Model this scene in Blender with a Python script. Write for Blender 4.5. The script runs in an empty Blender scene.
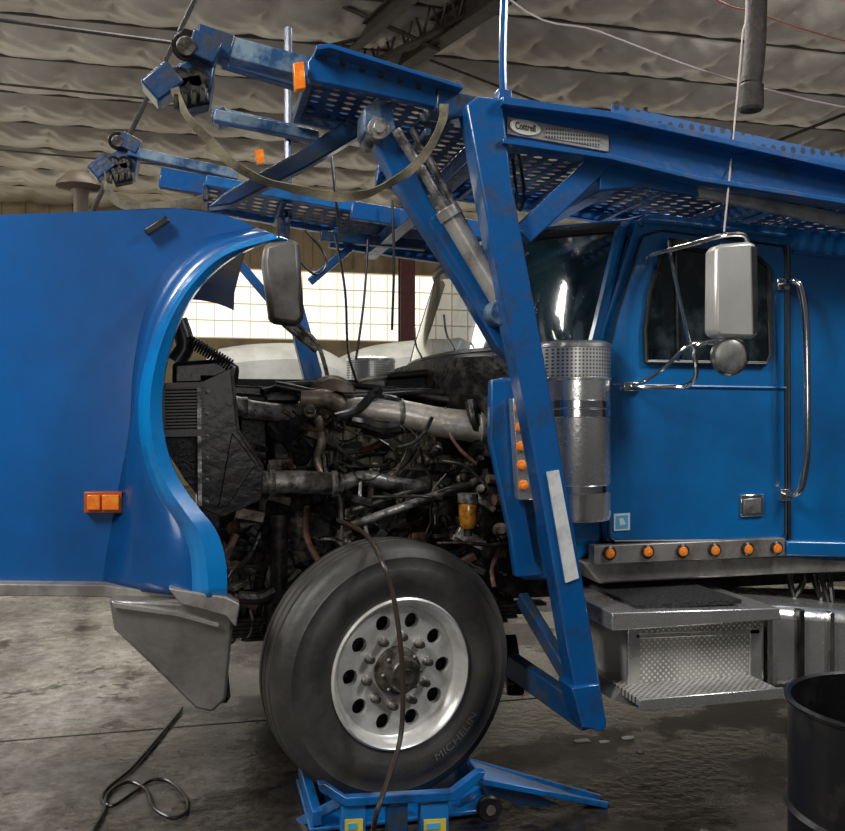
import bpy, math, random
from mathutils import Vector, Matrix
random.seed(7)
F=900.0; TH=math.radians(14); c=math.cos(TH); s=math.sin(TH); CH=1.64
def W(px,py,Y):
    a=(px-422.5)/F; b=(415.5-py)/F
    k=Y/(c-a*s)
    return Vector(((a*c+s)*k,Y,CH+b*k))
def FLR(px,py,z=0.0):
    t=(CH-z)*F/(py-415.5); a=(px-422.5)/F
    return Vector((t*(a*c+s),t*(c-a*s),z))
V=Vector
# ---------------- materials
def nmat(name,col,rough=.5,metal=0,col2=None,nscale=6,mix=(.45,.65),bump=0,bscale=40,coat=0,spec=.5,rvar=0,scuff=None):
    m=bpy.data.materials.new(name); m.use_nodes=True; nt=m.node_tree; n=nt.nodes; l=nt.links
    b=n['Principled BSDF']; b.inputs['Base Color'].default_value=(*col,1)
    b.inputs['Roughness'].default_value=rough; b.inputs['Metallic'].default_value=metal
    b.inputs['Coat Weight'].default_value=coat; b.inputs['Coat Roughness'].default_value=.13
    b.inputs['Specular IOR Level'].default_value=spec
    tc=n.new('ShaderNodeTexCoord')
    if col2 is not None:
        no=n.new('ShaderNodeTexNoise'); no.inputs['Scale'].default_value=nscale; no.inputs['Detail'].default_value=8; no.inputs['Roughness'].default_value=.65
        l.new(tc.outputs['Object'],no.inputs['Vector'])
        r=n.new('ShaderNodeValToRGB'); r.color_ramp.elements[0].position=mix[0]; r.color_ramp.elements[1].position=mix[1]
        r.color_ramp.elements[0].color=(*col,1); r.color_ramp.elements[1].color=(*col2,1)
        l.new(no.outputs['Fac'],r.inputs['Fac']); out=r.outputs['Color']
        if scuff is not None:
            ns=n.new('ShaderNodeTexNoise'); ns.inputs['Scale'].default_value=scuff[1]; ns.inputs['Detail'].default_value=12; ns.inputs['Roughness'].default_value=.75
            mp=n.new('ShaderNodeMapping'); mp.inputs['Scale'].default_value=(1,1,.35); l.new(tc.outputs['Object'],mp.inputs['Vector']); l.new(mp.outputs[0],ns.inputs['Vector'])
            r2=n.new('ShaderNodeValToRGB'); r2.color_ramp.elements[0].position=scuff[2]; r2.color_ramp.elements[1].position=scuff[2]+.07
            l.new(ns.outputs['Fac'],r2.inputs['Fac'])
            mm=n.new('ShaderNodeMath'); mm.operation='MULTIPLY'; mm.inputs[1].default_value=scuff[3]; l.new(r2.outputs['Color'],mm.inputs[0])
            mx=n.new('ShaderNodeMix'); mx.data_type='RGBA'; l.new(mm.outputs[0],mx.inputs[0]); l.new(out,mx.inputs[6]); mx.inputs[7].default_value=(*scuff[0],1); out=mx.outputs[2]
        l.new(out,b.inputs['Base Color'])
        if rvar:
            mr=n.new('ShaderNodeMapRange'); mr.inputs[1].default_value=mix[0]; mr.inputs[2].default_value=mix[1]
            mr.inputs[3].default_value=rough; mr.inputs[4].default_value=rough+rvar
            l.new(no.outputs['Fac'],mr.inputs[0]); l.new(mr.outputs[0],b.inputs['Roughness'])
    if bump:
        n2=n.new('ShaderNodeTexNoise'); n2.inputs['Scale'].default_value=bscale; n2.inputs['Detail'].default_value=5
        l.new(tc.outputs['Object'],n2.inputs['Vector'])
        bp=n.new('ShaderNodeBump'); bp.inputs['Strength'].default_value=bump; bp.inputs['Distance'].default_value=.02
        l.new(n2.outputs['Fac'],bp.inputs['Height']); l.new(bp.outputs['Normal'],b.inputs['Normal'])
    return m
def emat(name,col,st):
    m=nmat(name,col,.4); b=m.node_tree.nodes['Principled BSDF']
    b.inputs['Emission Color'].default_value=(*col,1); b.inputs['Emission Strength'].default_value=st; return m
def grid_holes(m,ax,sx,sy,r,mode='alpha',dark=(.01,.01,.012),diamond=False):
    nt=m.node_tree; n=nt.nodes; l=nt.links; b=n['Principled BSDF']
    tc=n.new('ShaderNodeTexCoord'); sp=n.new('ShaderNodeSeparateXYZ'); l.new(tc.outputs['Object'],sp.inputs[0])
    def fr(out,size):
        d=n.new('ShaderNodeMath'); d.operation='DIVIDE'; l.new(out,d.inputs[0]); d.inputs[1].default_value=size
        f=n.new('ShaderNodeMath'); f.operation='FRACT'; l.new(d.outputs[0],f.inputs[0])
        u=n.new('ShaderNodeMath'); u.operation='SUBTRACT'; l.new(f.outputs[0],u.inputs[0]); u.inputs[1].default_value=.5
        q=n.new('ShaderNodeMath'); q.operation='POWER'; l.new(u.outputs[0],q.inputs[0]); q.inputs[1].default_value=2
        return q.outputs[0]
    if diamond:
        A=n.new('ShaderNodeMath'); A.operation='ADD'; l.new(sp.outputs[ax[0]],A.inputs[0]); l.new(sp.outputs[ax[1]],A.inputs[1])
        B=n.new('ShaderNodeMath'); B.operation='SUBTRACT'; l.new(sp.outputs[ax[0]],B.inputs[0]); l.new(sp.outputs[ax[1]],B.inputs[1])
        u,v=fr(A.outputs[0],sx),fr(B.outputs[0],sy)
    else: u,v=fr(sp.outputs[ax[0]],sx),fr(sp.outputs[ax[1]],sy)
    ad=n.new('ShaderNodeMath'); ad.operation='ADD'; l.new(u,ad.inputs[0]); l.new(v,ad.inputs[1])
    lt=n.new('ShaderNodeMath'); lt.operation='GREATER_THAN'; l.new(ad.outputs[0],lt.inputs[0]); lt.inputs[1].default_value=r*r
    if mode=='alpha': l.new(lt.outputs[0],b.inputs['Alpha'])
    elif mode=='bump':
        bp=n.new('ShaderNodeBump'); bp.inputs['Strength'].default_value=1; bp.inputs['Distance'].default_value=.008; bp.invert=True
        l.new(lt.outputs[0],bp.inputs['Height']); l.new(bp.outputs['Normal'],b.inputs['Normal'])
    if mode=='col' or mode=='bump':
        mx=n.new('ShaderNodeMix'); mx.data_type='RGBA'; mx.inputs[6].default_value=(*dark,1)
        base=b.inputs['Base Color']
        if base.is_linked: l.new(base.links[0].from_socket,mx.inputs[7])
        else: mx.inputs[7].default_value=base.default_value
        l.new(lt.outputs[0],mx.inputs[0]); l.new(mx.outputs[2],base)
    return m
SC=((.02,.035,.06),5,.63,.55)
BLUE=nmat('blue_paint',(.001,.105,.36),.32,.0,(.001,.050,.18),1.2,(.38,.74),.05,3,.85,.4,rvar=.12,scuff=((.015,.10,.28),4,.64,.5))
CABB=nmat('cab_blue_paint',(.001,.135,.38),.32,.0,(.002,.06,.19),1.4,(.40,.78),.06,4,.85,.4,rvar=.12,scuff=SC)
FLB=nmat('lit_flare_blue',(.003,.22,.60),.2,0,(.004,.10,.32),4,(.5,.75),.05,5,1)  # lighter copy of the blue: light on the arch lip put into the colour
HB=nmat('hauler_blue_paint',(.002,.085,.28),.28,0,(.012,.030,.07),7,(.50,.74),.12,20,.8,rvar=.3,scuff=((.05,.04,.03),14,.66,.7))
HBD=nmat('worn_dark_blue_paint',(.005,.045,.13),.38,0,(.045,.047,.05),12,(.45,.65),.2,30,.4)
HBG=nmat('worn_grey_blue_paint',(.18,.25,.31),.45,.1,(.01,.06,.16),8,(.42,.6),.2,30,.3)
ALU=nmat('dull_aluminium',(.80,.785,.75),.22,.85,(.48,.46,.42),4,(.42,.75),.06,60,rvar=.2,scuff=((.14,.12,.10),7,.60,.6))
MIRM=nmat('brushed_mirror_back',(.66,.64,.58),.32,.5,(.48,.46,.42),2,(.4,.75))
ALD=nmat('dirty_aluminium',(.42,.40,.37),.34,.6,(.15,.13,.11),5,(.42,.68),.12,30,rvar=.25)
ALB=nmat('scraped_grey_steel',(.34,.325,.30),.28,.7,(.12,.11,.10),3,(.42,.70),.12,25,rvar=.25,scuff=((.05,.045,.04),6,.60,.7))
CHR=nmat('polished_steel',(.78,.77,.75),.14,1,(.45,.44,.42),12,(.5,.8))
RIM=nmat('wheel_aluminium',(.84,.82,.77),.32,.5,(.50,.47,.42),9,(.45,.75),.04,30)
PERFS=grid_holes(nmat('perforated_steel',(.70,.69,.65),.35,.6),(0,2),.016,.016,.3,'col',(.16,.16,.15))
DIAM=grid_holes(nmat('diamond_plate',(.55,.53,.49),.34,.5,(.24,.22,.19),4,(.42,.66)),(0,2),.026,.026,.3,'bump',(.9,.88,.82),diamond=True)
TREAD=grid_holes(nmat('step_tread_plate',(.60,.58,.54),.38,.4,(.34,.32,.28),6,(.42,.7)),(0,1),.03,.03,.3,'col',(.06,.055,.05),diamond=True)
PERF=grid_holes(nmat('perforated_blue_deck',(.010,.06,.18),.45,.1,(.03,.04,.06),7,(.45,.7)),(0,1),.07,.065,.34,'alpha')
RUB=nmat('tyre_rubber',(.028,.026,.024),.5,0,(.085,.078,.069),3.5,(.40,.75),.12,30)
RUB2=nmat('tyre_lettering_rubber',(.13,.12,.11),.5)
BLK=nmat('black_grimy_metal',(.007,.0065,.006),.34,.3,(.05,.043,.035),14,(.46,.72),.3,40,rvar=.25)
BLP=nmat('black_plastic',(.010,.010,.010),.35,0,(.03,.03,.03),10)
HOSE=nmat('black_hose_rubber',(.009,.009,.009),.28,0,(.04,.036,.032),20)
GREY=nmat('cast_grey_metal',(.38,.36,.33),.34,.6,(.07,.06,.05),11,(.42,.58),.3,35,rvar=.2)
DGR=nmat('greasy_dark_casting',(.075,.066,.055),.32,.4,(.014,.012,.010),6,(.40,.60),.5,25,rvar=.2)
TAN=nmat('heat_stained_steel',(.74,.69,.60),.32,.6,(.24,.185,.125),6,(.48,.74),.2,30)
TAND=nmat('grimy_tan_steel',(.42,.34,.25),.42,.4,(.10,.07,.05),9,(.42,.65),.25,30)
RUST=nmat('rusty_iron',(.19,.10,.06),.65,.3,(.06,.035,.025),15,(.4,.6),.3,40)
GLS=nmat('dark_cab_glass',(.003,.006,.007),.06,0,(.05,.075,.08),4,(.50,.78),0,40,0,.8)  # paler noise patches imitate reflections in the side glass
GLS2=nmat('windscreen_glass',(.014,.042,.050),.05,0,(.60,.66,.63),55,(.65,.70),0,40,.8,.9)
GLS2.node_tree.nodes['Principled BSDF'].inputs['Alpha'].default_value=.80
AMB=nmat('amber_lens',(.85,.19,.015),.18,0,(.95,.33,.04),30,coat=.5)
_b=AMB.node_tree.nodes['Principled BSDF']; _b.inputs['Emission Color'].default_value=(1,.22,.01,1); _b.inputs['Emission Strength'].default_value=.06
AMBJ=nmat('amber_filter_bowl',(.42,.17,.012),.12,0,(.14,.05,.006),22,(.4,.6),coat=1)
WHT=nmat('white_paint',(.42,.42,.38),.45,0,(.28,.27,.23),1.6)
WHT2=nmat('white_enamel',(.7,.7,.68),.4)
WST=nmat('white_reflective_tape',(.66,.67,.65),.4,0,(.42,.44,.46),9)
STR=nmat('khaki_webbing_strap',(.25,.22,.145),.85,0,(.13,.11,.08),10,bump=.2,bscale=90,spec=.1)
YEL=nmat('yellow_label',(.75,.55,.05),.5); BRN=nmat('brown_red_column_paint',(.15,.035,.027),.55,0,(.09,.03,.024),8)
STL=nmat('dark_roof_steel',(.022,.018,.015),.6,.2,(.05,.038,.03),6)
SEAM=nmat('insulation_seam_band',(.06,.048,.04),.7)
CABW=nmat('pale_cable',(.5,.42,.38),.5); REDC=nmat('red_cable',(.35,.12,.09),.5)
LBL=nmat('cream_label',(.6,.58,.5),.5); DTX=nmat('dark_print',(.02,.02,.02),.5); LBB=nmat('light_blue_badge',(.08,.42,.7),.4)
DOTL=grid_holes(nmat('fine_printed_label',(.34,.32,.28),.6),(0,2),.012,.016,.34,'col',(.03,.04,.07))
RWH=nmat('ramp_blue_paint',(.001,.12,.38),.32,0,(.01,.025,.06),9,(.48,.68),.1,20,.4)
# ---------------- geometry
class G:
    def __init__(self): self.v=[];self.f=[];self.m=[]
    def add(self,vf,mi=0):
        o=len(self.v); self.v+=[V(x) for x in vf[0]]
        for f in vf[1]: self.f.append([i+o for i in f]); self.m.append(mi)
        return self
def prism(pts,d):
    d=V(d); n=len(pts); v=[V(p) for p in pts]+[V(p)+d for p in pts]
    f=[list(range(n)),list(range(2*n-1,n-1,-1))]
    for i in range(n):
        j=(i+1)%n; f.append([i,i+n,j+n,j])
    return v,f
def PP(pl,Y,T): return prism([W(x,y,Y) for x,y in pl],(0,T,0))
def box(a,b):
    x0,y0,z0=a;x1,y1,z1=b
    return prism([(x0,y0,z0),(x1,y0,z0),(x1,y0,z1),(x0,y0,z1)],(0,y1-y0,0))
def bx(cn,sz):
    return box([cn[i]-sz[i]/2 for i in range(3)],[cn[i]+sz[i]/2 for i in range(3)])
def beam(p0,p1,w,h,up=(0,0,1)):
    p0=V(p0);p1=V(p1);d=(p1-p0).normalized();up=V(up)
    sd=d.cross(up)
    if sd.length<1e-3: sd=d.cross(V((0,1,0)))
    sd.normalize(); u=sd.cross(d).normalized()
    q=[p0+sd*w/2+u*h/2,p0-sd*w/2+u*h/2,p0-sd*w/2-u*h/2,p0+sd*w/2-u*h/2]
    return prism(q,p1-p0)
def frame(d):
    d=d.normalized(); u=V((0,0,1)) if abs(d.z)<.9 else V((1,0,0))
    a=d.cross(u).normalized(); return a,a.cross(d).normalized()
def cr(pts,k=6):
    P=[V(p) for p in pts]; 
    if len(P)<3: return P
    P=[P[0]*2-P[1]]+P+[P[-1]*2-P[-2]]; o=[]
    for i in range(1,len(P)-2):
        for j in range(k):
            t=j/k; a,b,c_,d=P[i-1],P[i],P[i+1],P[i+2]
            o.append(.5*((2*b)+(c_-a)*t+(2*a-5*b+4*c_-d)*t*t+(3*b-a-3*c_+d)*t**3))
    o.append(P[-2]); return o
def tube(pts,r,seg=10,smooth=True,k=6,rs=None):
    P=cr(pts,k) if smooth else [V(p) for p in pts]
    n=len(P); v=[];f=[]; a=None
    for i,p in enumerate(P):
        d=(P[min(i+1,n-1)]-P[max(i-1,0)])
        if d.length<1e-9: d=V((0,0,1))
        d.normalize()
        if a is None: a,b=frame(d)
        else:
            a=(a-d*a.dot(d))
            if a.length<1e-4: a,b=frame(d)
            a.normalize(); b=a.cross(d)
        rr=r if rs is None else rs[0]+(rs[-1]-rs[0])*i/(n-1)
        for q in range(seg):
            t=2*math.pi*q/seg; v.append(p+(a*math.cos(t)+b*math.sin(t))*rr)
    for i in range(n-1):
        for q in range(seg):
            w=(q+1)%seg; f.append([i*seg+q,i*seg+w,(i+1)*seg+w,(i+1)*seg+q])
    f.append(list(range(seg))[::-1]); f.append([(n-1)*seg+q for q in range(seg)])
    return v,f
def cyl(p0,p1,r0,r1=None,seg=20):
    return tube([p0,p1],r0,seg,False,rs=[r0,r0 if r1 is None else r1])
def lathe(prof,o,ax,seg=32):
    o=V(o);ax=V(ax).normalized();a,b=frame(ax);v=[];f=[]
    for r,h in prof:
        for q in range(seg):
            t=2*math.pi*q/seg; v.append(o+ax*h+(a*math.cos(t)+b*math.sin(t))*r)
    for i in range(len(prof)-1):
        for q in range(seg):
            w=(q+1)%seg; f.append([i*seg+q,i*seg+w,(i+1)*seg+w,(i+1)*seg+q])
    return v,f
def ribbon(pts,w,ups,th=.004,k=6):
    P=cr(pts,k);v=[];f=[];n=len(P);U=[V(u) for u in ups]
    for i,p in enumerate(P):
        t=i/(n-1)*(len(U)-1); j=min(int(t),len(U)-2); up=U[j].lerp(U[j+1],t-j)
        d=(P[min(i+1,n-1)]-P[max(i-1,0)]).normalized(); sd=(up-d*up.dot(d)).normalized(); nn=d.cross(sd)
        v+=[p+sd*w/2+nn*th/2,p-sd*w/2+nn*th/2,p-sd*w/2-nn*th/2,p+sd*w/2-nn*th/2]
    for i in range(n-1):
        for q in range(4):
            w_=(q+1)%4; f.append([i*4+q,i*4+w_,i*4+4+w_,i*4+4+q])
    f.append([0,1,2,3]); f.append([n*4-1,n*4-2,n*4-3,n*4-4]); return v,f
def resamp(pl,n):
    L=[0]
    for i in range(1,len(pl)): L.append(L[-1]+(pl[i]-pl[i-1]).length)
    o=[];j=0
    for k in range(n):
        t=L[-1]*k/(n-1)
        while j<len(L)-2 and L[j+1]<t: j+=1
        u=(t-L[j])/max(1e-9,L[j+1]-L[j]); o.append(pl[j].lerp(pl[j+1],min(1,u)))
    return o
def loft(rows):
    n=len(rows[0]);v=[];f=[]
    for r in rows: v+=r
    for i in range(len(rows)-1):
        for j in range(n-1): f.append([i*n+j,i*n+j+1,(i+1)*n+j+1,(i+1)*n+j])
    return v,f
import bmesh
WL={}
def fin(g,name,mats,parent=None,label=None,category=None,bevel=0,kind=None,group=None,solid=0,ang=35):
    if isinstance(g,tuple): g=G().add(g)
    if not isinstance(mats,(list,tuple)): mats=[mats]
    lo=V((min(p[i] for p in g.v) for i in range(3))); hi=V((max(p[i] for p in g.v) for i in range(3))); cn=(lo+hi)/2
    if parent is None: cn.z=lo.z
    me=bpy.data.meshes.new(name); me.from_pydata([tuple(p-cn) for p in g.v],[],g.f)
    for m in mats: me.materials.append(m)
    me.polygons.foreach_set('material_index',g.m); me.polygons.foreach_set('use_smooth',[True]*len(g.f))
    me.validate(); me.update()
    bm=bmesh.new(); bm.from_mesh(me); bmesh.ops.recalc_face_normals(bm,faces=bm.faces); bm.to_mesh(me); bm.free()
    me.set_sharp_from_angle(angle=math.radians(ang))
    ob=bpy.data.objects.new(name,me); bpy.context.scene.collection.objects.link(ob); WL[ob.name]=cn
    if parent: ob.parent=parent; ob.location=cn-WL[parent.name]
    else: ob.location=cn
    if solid:
        md=ob.modifiers.new('thick','SOLIDIFY'); md.thickness=solid; md.offset=0
    if bevel:
        md=ob.modifiers.new('bevel','BEVEL'); md.width=bevel; md.segments=2; md.limit_method='ANGLE'; md.angle_limit=math.radians(40)
    if label: ob['label']=label
    if category: ob['category']=category
    if kind: ob['kind']=kind
    if group: ob['group']=group
    return ob
def empty(name,loc,label,category,parent=None):
    e=bpy.data.objects.new(name,None); bpy.context.scene.collection.objects.link(e); WL[e.name]=V(loc)
    e.location=V(loc)-(WL[parent.name] if parent else V((0,0,0))); e.empty_display_size=.2
    if parent: e.parent=parent
    if label: e['label']=label
    if category: e['category']=category
    return e
def textgeo(txt,size,off=0):
    cu=bpy.data.curves.new('t','FONT'); cu.body=txt; cu.size=size; cu.align_x='CENTER'; cu.align_y='CENTER'; cu.offset=off
    o=bpy.data.objects.new('t',cu); bpy.context.scene.collection.objects.link(o)
    dg=bpy.context.evaluated_depsgraph_get(); me=bpy.data.meshes.new_from_object(o.evaluated_get(dg))
    v=[x.co.copy() for x in me.vertices]; f=[list(p.vertices) for p in me.polygons]
    bpy.data.objects.remove(o); bpy.data.meshes.remove(me); return v,f
# ================= SETTING
def floor_mat():
    m=nmat('stained_concrete',(.05,.044,.038),.38); nt=m.node_tree;n=nt.nodes;l=nt.links;b=n['Principled BSDF']
    tc=n.new('ShaderNodeTexCoord')
    def noise(sc,det=8,ro=.65):
        x=n.new('ShaderNodeTexNoise'); x.inputs['Scale'].default_value=sc; x.inputs['Detail'].default_value=det; x.inputs['Roughness'].default_value=ro
        l.new(tc.outputs['Object'],x.inputs['Vector']); return x.outputs['Fac']
    def ramp(src,p0,p1,c0,c1):
        r=n.new('ShaderNodeValToRGB'); e=r.color_ramp.elements; e[0].position=p0;e[1].position=p1;e[0].color=(*c0,1);e[1].color=(*c1,1); l.new(src,r.inputs['Fac']); return r.outputs['Color']
    def mix(f,a,b_,bt='MIX'):
        mx=n.new('ShaderNodeMix'); mx.data_type='RGBA'; mx.blend_type=bt
        if isinstance(f,(int,float)): mx.inputs[0].default_value=f
        else: l.new(f,mx.inputs[0])
        for i,q in ((6,a),(7,b_)):
            if isinstance(q,tuple): mx.inputs[i].default_value=(*q,1)
            else: l.new(q,mx.inputs[i])
        return mx.outputs[2]
    A=ramp(noise(1.0,12,.7),.42,.64,(.012,.010,.009),(.078,.067,.057))
    sp=n.new('ShaderNodeSeparateXYZ'); l.new(tc.outputs['Object'],sp.inputs[0])
    mr=n.new('ShaderNodeMapRange'); l.new(sp.outputs[0],mr.inputs[0]); mr.inputs[1].default_value=-9.7; mr.inputs[2].default_value=-8.6; mr.inputs[3].default_value=1; mr.inputs[4].default_value=0
    A=mix(mr.outputs[0],A,ramp(noise(1.0,12,.7),.36,.62,(.075,.068,.06),(.30,.285,.265)))  # left side lighter: soft window reflection put into the floor colour
    Bc=ramp(noise(14,12,.75),.38,.66,(.45,.43,.41),(1.35,1.32,1.3))
    A=mix(1,A,Bc,'MULTIPLY')
    A=mix(ramp(noise(2.4,12,.68),.57,.61,(0,0,0),(.85,.85,.85)),A,(.010,.008,.007))
    A=mix(ramp(noise(5.5,12,.7),.68,.70,(0,0,0),(.7,.7,.7)),A,(.25,.235,.21))
    l.new(A,b.inputs['Base Color'])
    rr=ramp(noise(1.7,10,.6),.45,.54,(.05,.05,.05),(.42,.42,.42)); l.new(rr,b.inputs['Roughness'])
    bp=n.new('ShaderNodeBump'); bp.inputs['Strength'].default_value=.3; bp.inputs['Distance'].default_value=.01; l.new(noise(18),bp.inputs['Height']); l.new(bp.outputs['Normal'],b.inputs['Normal'])
    return m
X0,X1,Y0,Y1,H=-16,34,-6,22,6.5
fin(box((X0,Y0,-.1),(X1,Y1,0)),'floor',floor_mat(),kind='structure')
jm=nmat('joint_filler',(.015,.013,.012),.7)
fin(box((X0,4.9,.0),(X1,4.912,.002)),'trim_1',jm,kind='structure')
fin(box((X0,9.0,.0),(X1,9.02,.002)),'trim_9',jm,kind='structure')
INS=nmat('ceiling_insulation',(.56,.53,.48),.38,.4,(.33,.295,.25),.45,(.36,.66),.32,6,rvar=.1)
v=[];f=[];nx=600;ny=448
PUR=1.4
rj=[random.uniform(0,1) for _ in range(60)]
for j in range(ny+1):
    y=Y0+(Y1-Y0)*j/ny
    row=int((y-Y0)/PUR)
    for i in range(nx+1):
        x=X0+(X1-X0)*i/nx
        ph=((y-Y0)%PUR)/PUR; sg=math.sin(math.pi*ph)
        skew=x+.3*(ph-.5)+.15*math.sin(row*2.3)
        bxx=(skew%.9)/.9; pill=abs(math.sin(math.pi*bxx))**.35
        z=H+.03-.19*sg**.6*(.28+.72*pill)
        z+=.010*math.sin(x*9+1.7*math.sin(y*3)+rj[row]*9)*sg+.008*math.sin((x-y*1.4)*13)*(1-sg*.3)
        z+=(Y1-y)*.02
        v.append(V((x,y,z)))
for j in range(ny):
    for i in range(nx):
        k=j*(nx+1)+i; f.append([k,k+1,k+nx+2,k+nx+1])
fin((v,f),'ceiling',INS,kind='structure',ang=80)
y=Y0+PUR*8; ti=20
while y<Y1-.1:
    zz=H+(Y1-y)*.02
    fin(box((X0,y-.022,zz-.02),(X1,y+.022,zz+.04)),'trim_%d'%ti,SEAM,kind='structure'); y+=PUR; ti+=1
WALL=nmat('corrugated_tan_wall',(.42,.32,.17),.6,0,(.25,.19,.11),1.5)
WALD=nmat('dim_wall_panel',(.12,.10,.085),.7,0,(.07,.06,.05),1)
wz0,wz1=3.5,5.15
gw=G().add(box((X0,Y1,0),(X1,Y1+.2,wz0))).add(box((X0,Y1,wz1),(X1,Y1+.2,H+.4)))
for i in range(int((X1-X0)/.5)):
    gw.add(box((X0+i*.5,Y1-.05,wz1+.1),(X0+i*.5+.2,Y1,H+.1)))
fin(gw,'wall_back',WALL,kind='structure')
fin(box((X0-.2,Y0,0),(X0,Y1,H+.8)),'wall_left',WALD,kind='structure')
fin(box((X1,Y0,0),(X1+.2,Y1,H+.8)),'wall_right',WALD,kind='structure')
WIN=emat('daylit_window_panes',(1,.95,.82),1.25)
WIN.node_tree.nodes['Principled BSDF'].inputs['Base Color'].default_value=(.5,.5,.45,1)
fin(box((X0,Y1+.08,wz0),(X1,Y1+.12,wz1)),'window_1',WIN,kind='structure')
FR=emat('glowing_window_frame',(.72,.60,.40),.55)  # bars glow faintly, haze of the bright panes put into the material
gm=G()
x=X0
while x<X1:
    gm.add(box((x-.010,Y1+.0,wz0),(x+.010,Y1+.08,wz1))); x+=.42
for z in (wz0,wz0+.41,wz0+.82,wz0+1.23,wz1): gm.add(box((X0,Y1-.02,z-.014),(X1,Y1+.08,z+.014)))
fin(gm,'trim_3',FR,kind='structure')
def truss(p0,p1,h,name,r=.03,n=14):
    p0=V(p0);p1=V(p1);u=V((0,0,h/2));g=G()
    g.add(beam(p0+u,p1+u,.10,.05)).add(beam(p0-u,p1-u,.10,.05))
    for i in range(n):
        a=p0.lerp(p1,i/n);b=p0.lerp(p1,(i+.5)/n);e=p0.lerp(p1,(i+1)/n)
        g.add(tube([a-u,b+u],r*.6,6,False)).add(tube([b+u,e-u],r*.6,6,False))
    fin(g,name,STL,kind='structure')
truss(W(300,85,14),W(520,-28,9.2),.42,'trim_4')
truss((13,1,6.2),(13,Y1,6.1),.5,'trim_6',n=30)
def ibeam(p0,p1,h,w,name):
    p0=V(p0);p1=V(p1);u=V((0,0,h/2))
    fin(G().add(beam(p0,p1,.02,h)).add(beam(p0+u,p1+u,w,.025)).add(beam(p0-u,p1-u,w,.025)),name,STL,kind='structure')
ibeam(W(385,70,13),W(512,-20,9.0),.32,.22,'trim_7')
ibeam(W(340,55,12.5),W(430,-25,9.0),.18,.14,'trim_10')
for (p0,p1,Y,r) in (((540,98),(690,-4),13,.02),((270,-5),(425,100),12,.022),((700,172),(850,112),12,.025),((0,20),(182,44),9,.02),((300,-3),(350,46),12,.02),((197,-4),(92,212),7,.018),((440,45),(850,92),12.5,.022),((620,0),(622,60),12,.012),((0,150),(240,172),13,.012),((430,60),(560,110),12,.018),((330,0),(440,50),11,.03),((0,84),(200,104),11,.014),((318,48),(500,8),11.5,.025),((560,-4),(700,62),12,.014)):
    a,b=W(*p0,Y),W(*p1,Y)
    fin(tube([a,b],r,8,False),'roof_brace_rod' ,STL,label='thin dark steel bracing rod under the roof insulation',category='rod',group='roof bracing rods')
p=W(408,250,20)
fin(G().add(box((p.x-.17,20,0),(p.x+.17,20.03,6.4))).add(box((p.x-.17,20.25,0),(p.x+.17,20.28,6.4))).add(box((p.x-.02,20.03,0),(p.x+.02,20.25,6.4))),'trim_8',BRN,kind='structure')
# ================= TRUCK
TR=empty('car_hauler_truck',(1.5,4.75,0),'blue car hauler truck, hood tipped open, front wheel raised','truck')
def cv(pl,Y,n=44): return resamp(cr([W(x,y,Y) for x,y in pl],8),n)
C0=[(256,228),(205,240),(168,268),(146,310),(134,370),(130,430),(117,500),(106,560),(103,587)]
C1=[(272,234),(228,248),(196,270),(170,303),(150,348),(139,400),(143,452),(157,492),(177,522),(190,552),(193,597)]
C2=[(288,240),(262,243),(228,259),(198,287),(178,322),(166,360),(161,400),(164,440),(176,476),(196,506),(215,530),(225,562),(226,597)]
r0=cv(C0,3.70)
g=G()
panel=r0+[W(-200,586,3.70),W(-200,216,3.70),W(0,215,3.70),W(100,211,3.70),W(180,208,3.70),W(225,215,3.70),W(250,224,3.70)]
g.add(prism(panel,(0,.02,0)))
E=resamp(cr([W(-200,216,3.70),W(0,215,3.70),W(100,211,3.70),W(180,208,3.70),W(225,215,3.70),W(254,227,3.70)],6),30)
rows=[E]
for dy,dz in ((.03,.0),(.12,.0),(1.0,.02),(2.0,.0),(2.1,-.1)): rows.append([p+V((0,dy,dz)) for p in E])
g.add(loft(rows))
hood=fin(g,'hood',BLUE,TR,label='glossy blue tipped-forward engine hood')
fin(loft([r0,cv([(x*.55+u*.45,y*.55+w*.45) for (x,y),(u,w) in zip(C0,[C1[i] for i in (0,1,2,3,4,5,6,8,10)])],3.62),cv(C1,3.50)]),'fender_flare',BLUE,hood,solid=.008)
fin(loft([cv(C1,3.50),cv([((a+q)/2,(b+w)/2) for (a,b),(q,w) in zip(C1,[C2[i] for i in (0,2,3,4,5,6,7,8,9,10,12)])],3.480),cv(C2,3.51),cv([(x+1,y+1) for x,y in C2],3.60)]),'wheel_arch_lip',FLB,hood,solid=.008)
fin(PP([(-200,584),(0,584),(103,585),(192,597),(192,606),(103,597),(0,596),(-200,596)],3.62,.08),'hood_edge_trim',nmat('bright_edge_trim',(.42,.39,.35),.35,.4,(.2,.18,.16),5),hood,bevel=.004)
g=G().add(PP([(84,492),(122,492),(122,513),(84,513)],3.66,.05),0).add(PP([(87,495),(100,495),(100,510),(87,510)],3.65,.02),1).add(PP([(102,495),(119,495),(119,510),(102,510)],3.65,.02),1)
fin(g,'turn_signal',[nmat('orange_red_bezel',(.45,.08,.02),.35),AMB],hood,label='rectangular amber turn signal',bevel=.003)
fin(beam(W(146,233,3.67),W(168,219,3.67),.03,.03),'hood_latch',BLP,hood,bevel=.006)
g=G().add(PP([(109,600),(190,603),(236,606),(233,626),(226,700),(212,713),(196,709),(150,664),(114,630)],3.52,.25))
bump=fin(g,'bumper',ALB,TR,label='scraped grey steel bumper end',bevel=.012)
fin(PP([(168,588),(226,597),(240,604),(236,628),(225,616),(180,604)],3.48,.08),'bumper_bracket',ALD,bump,bevel=.006)
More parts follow.
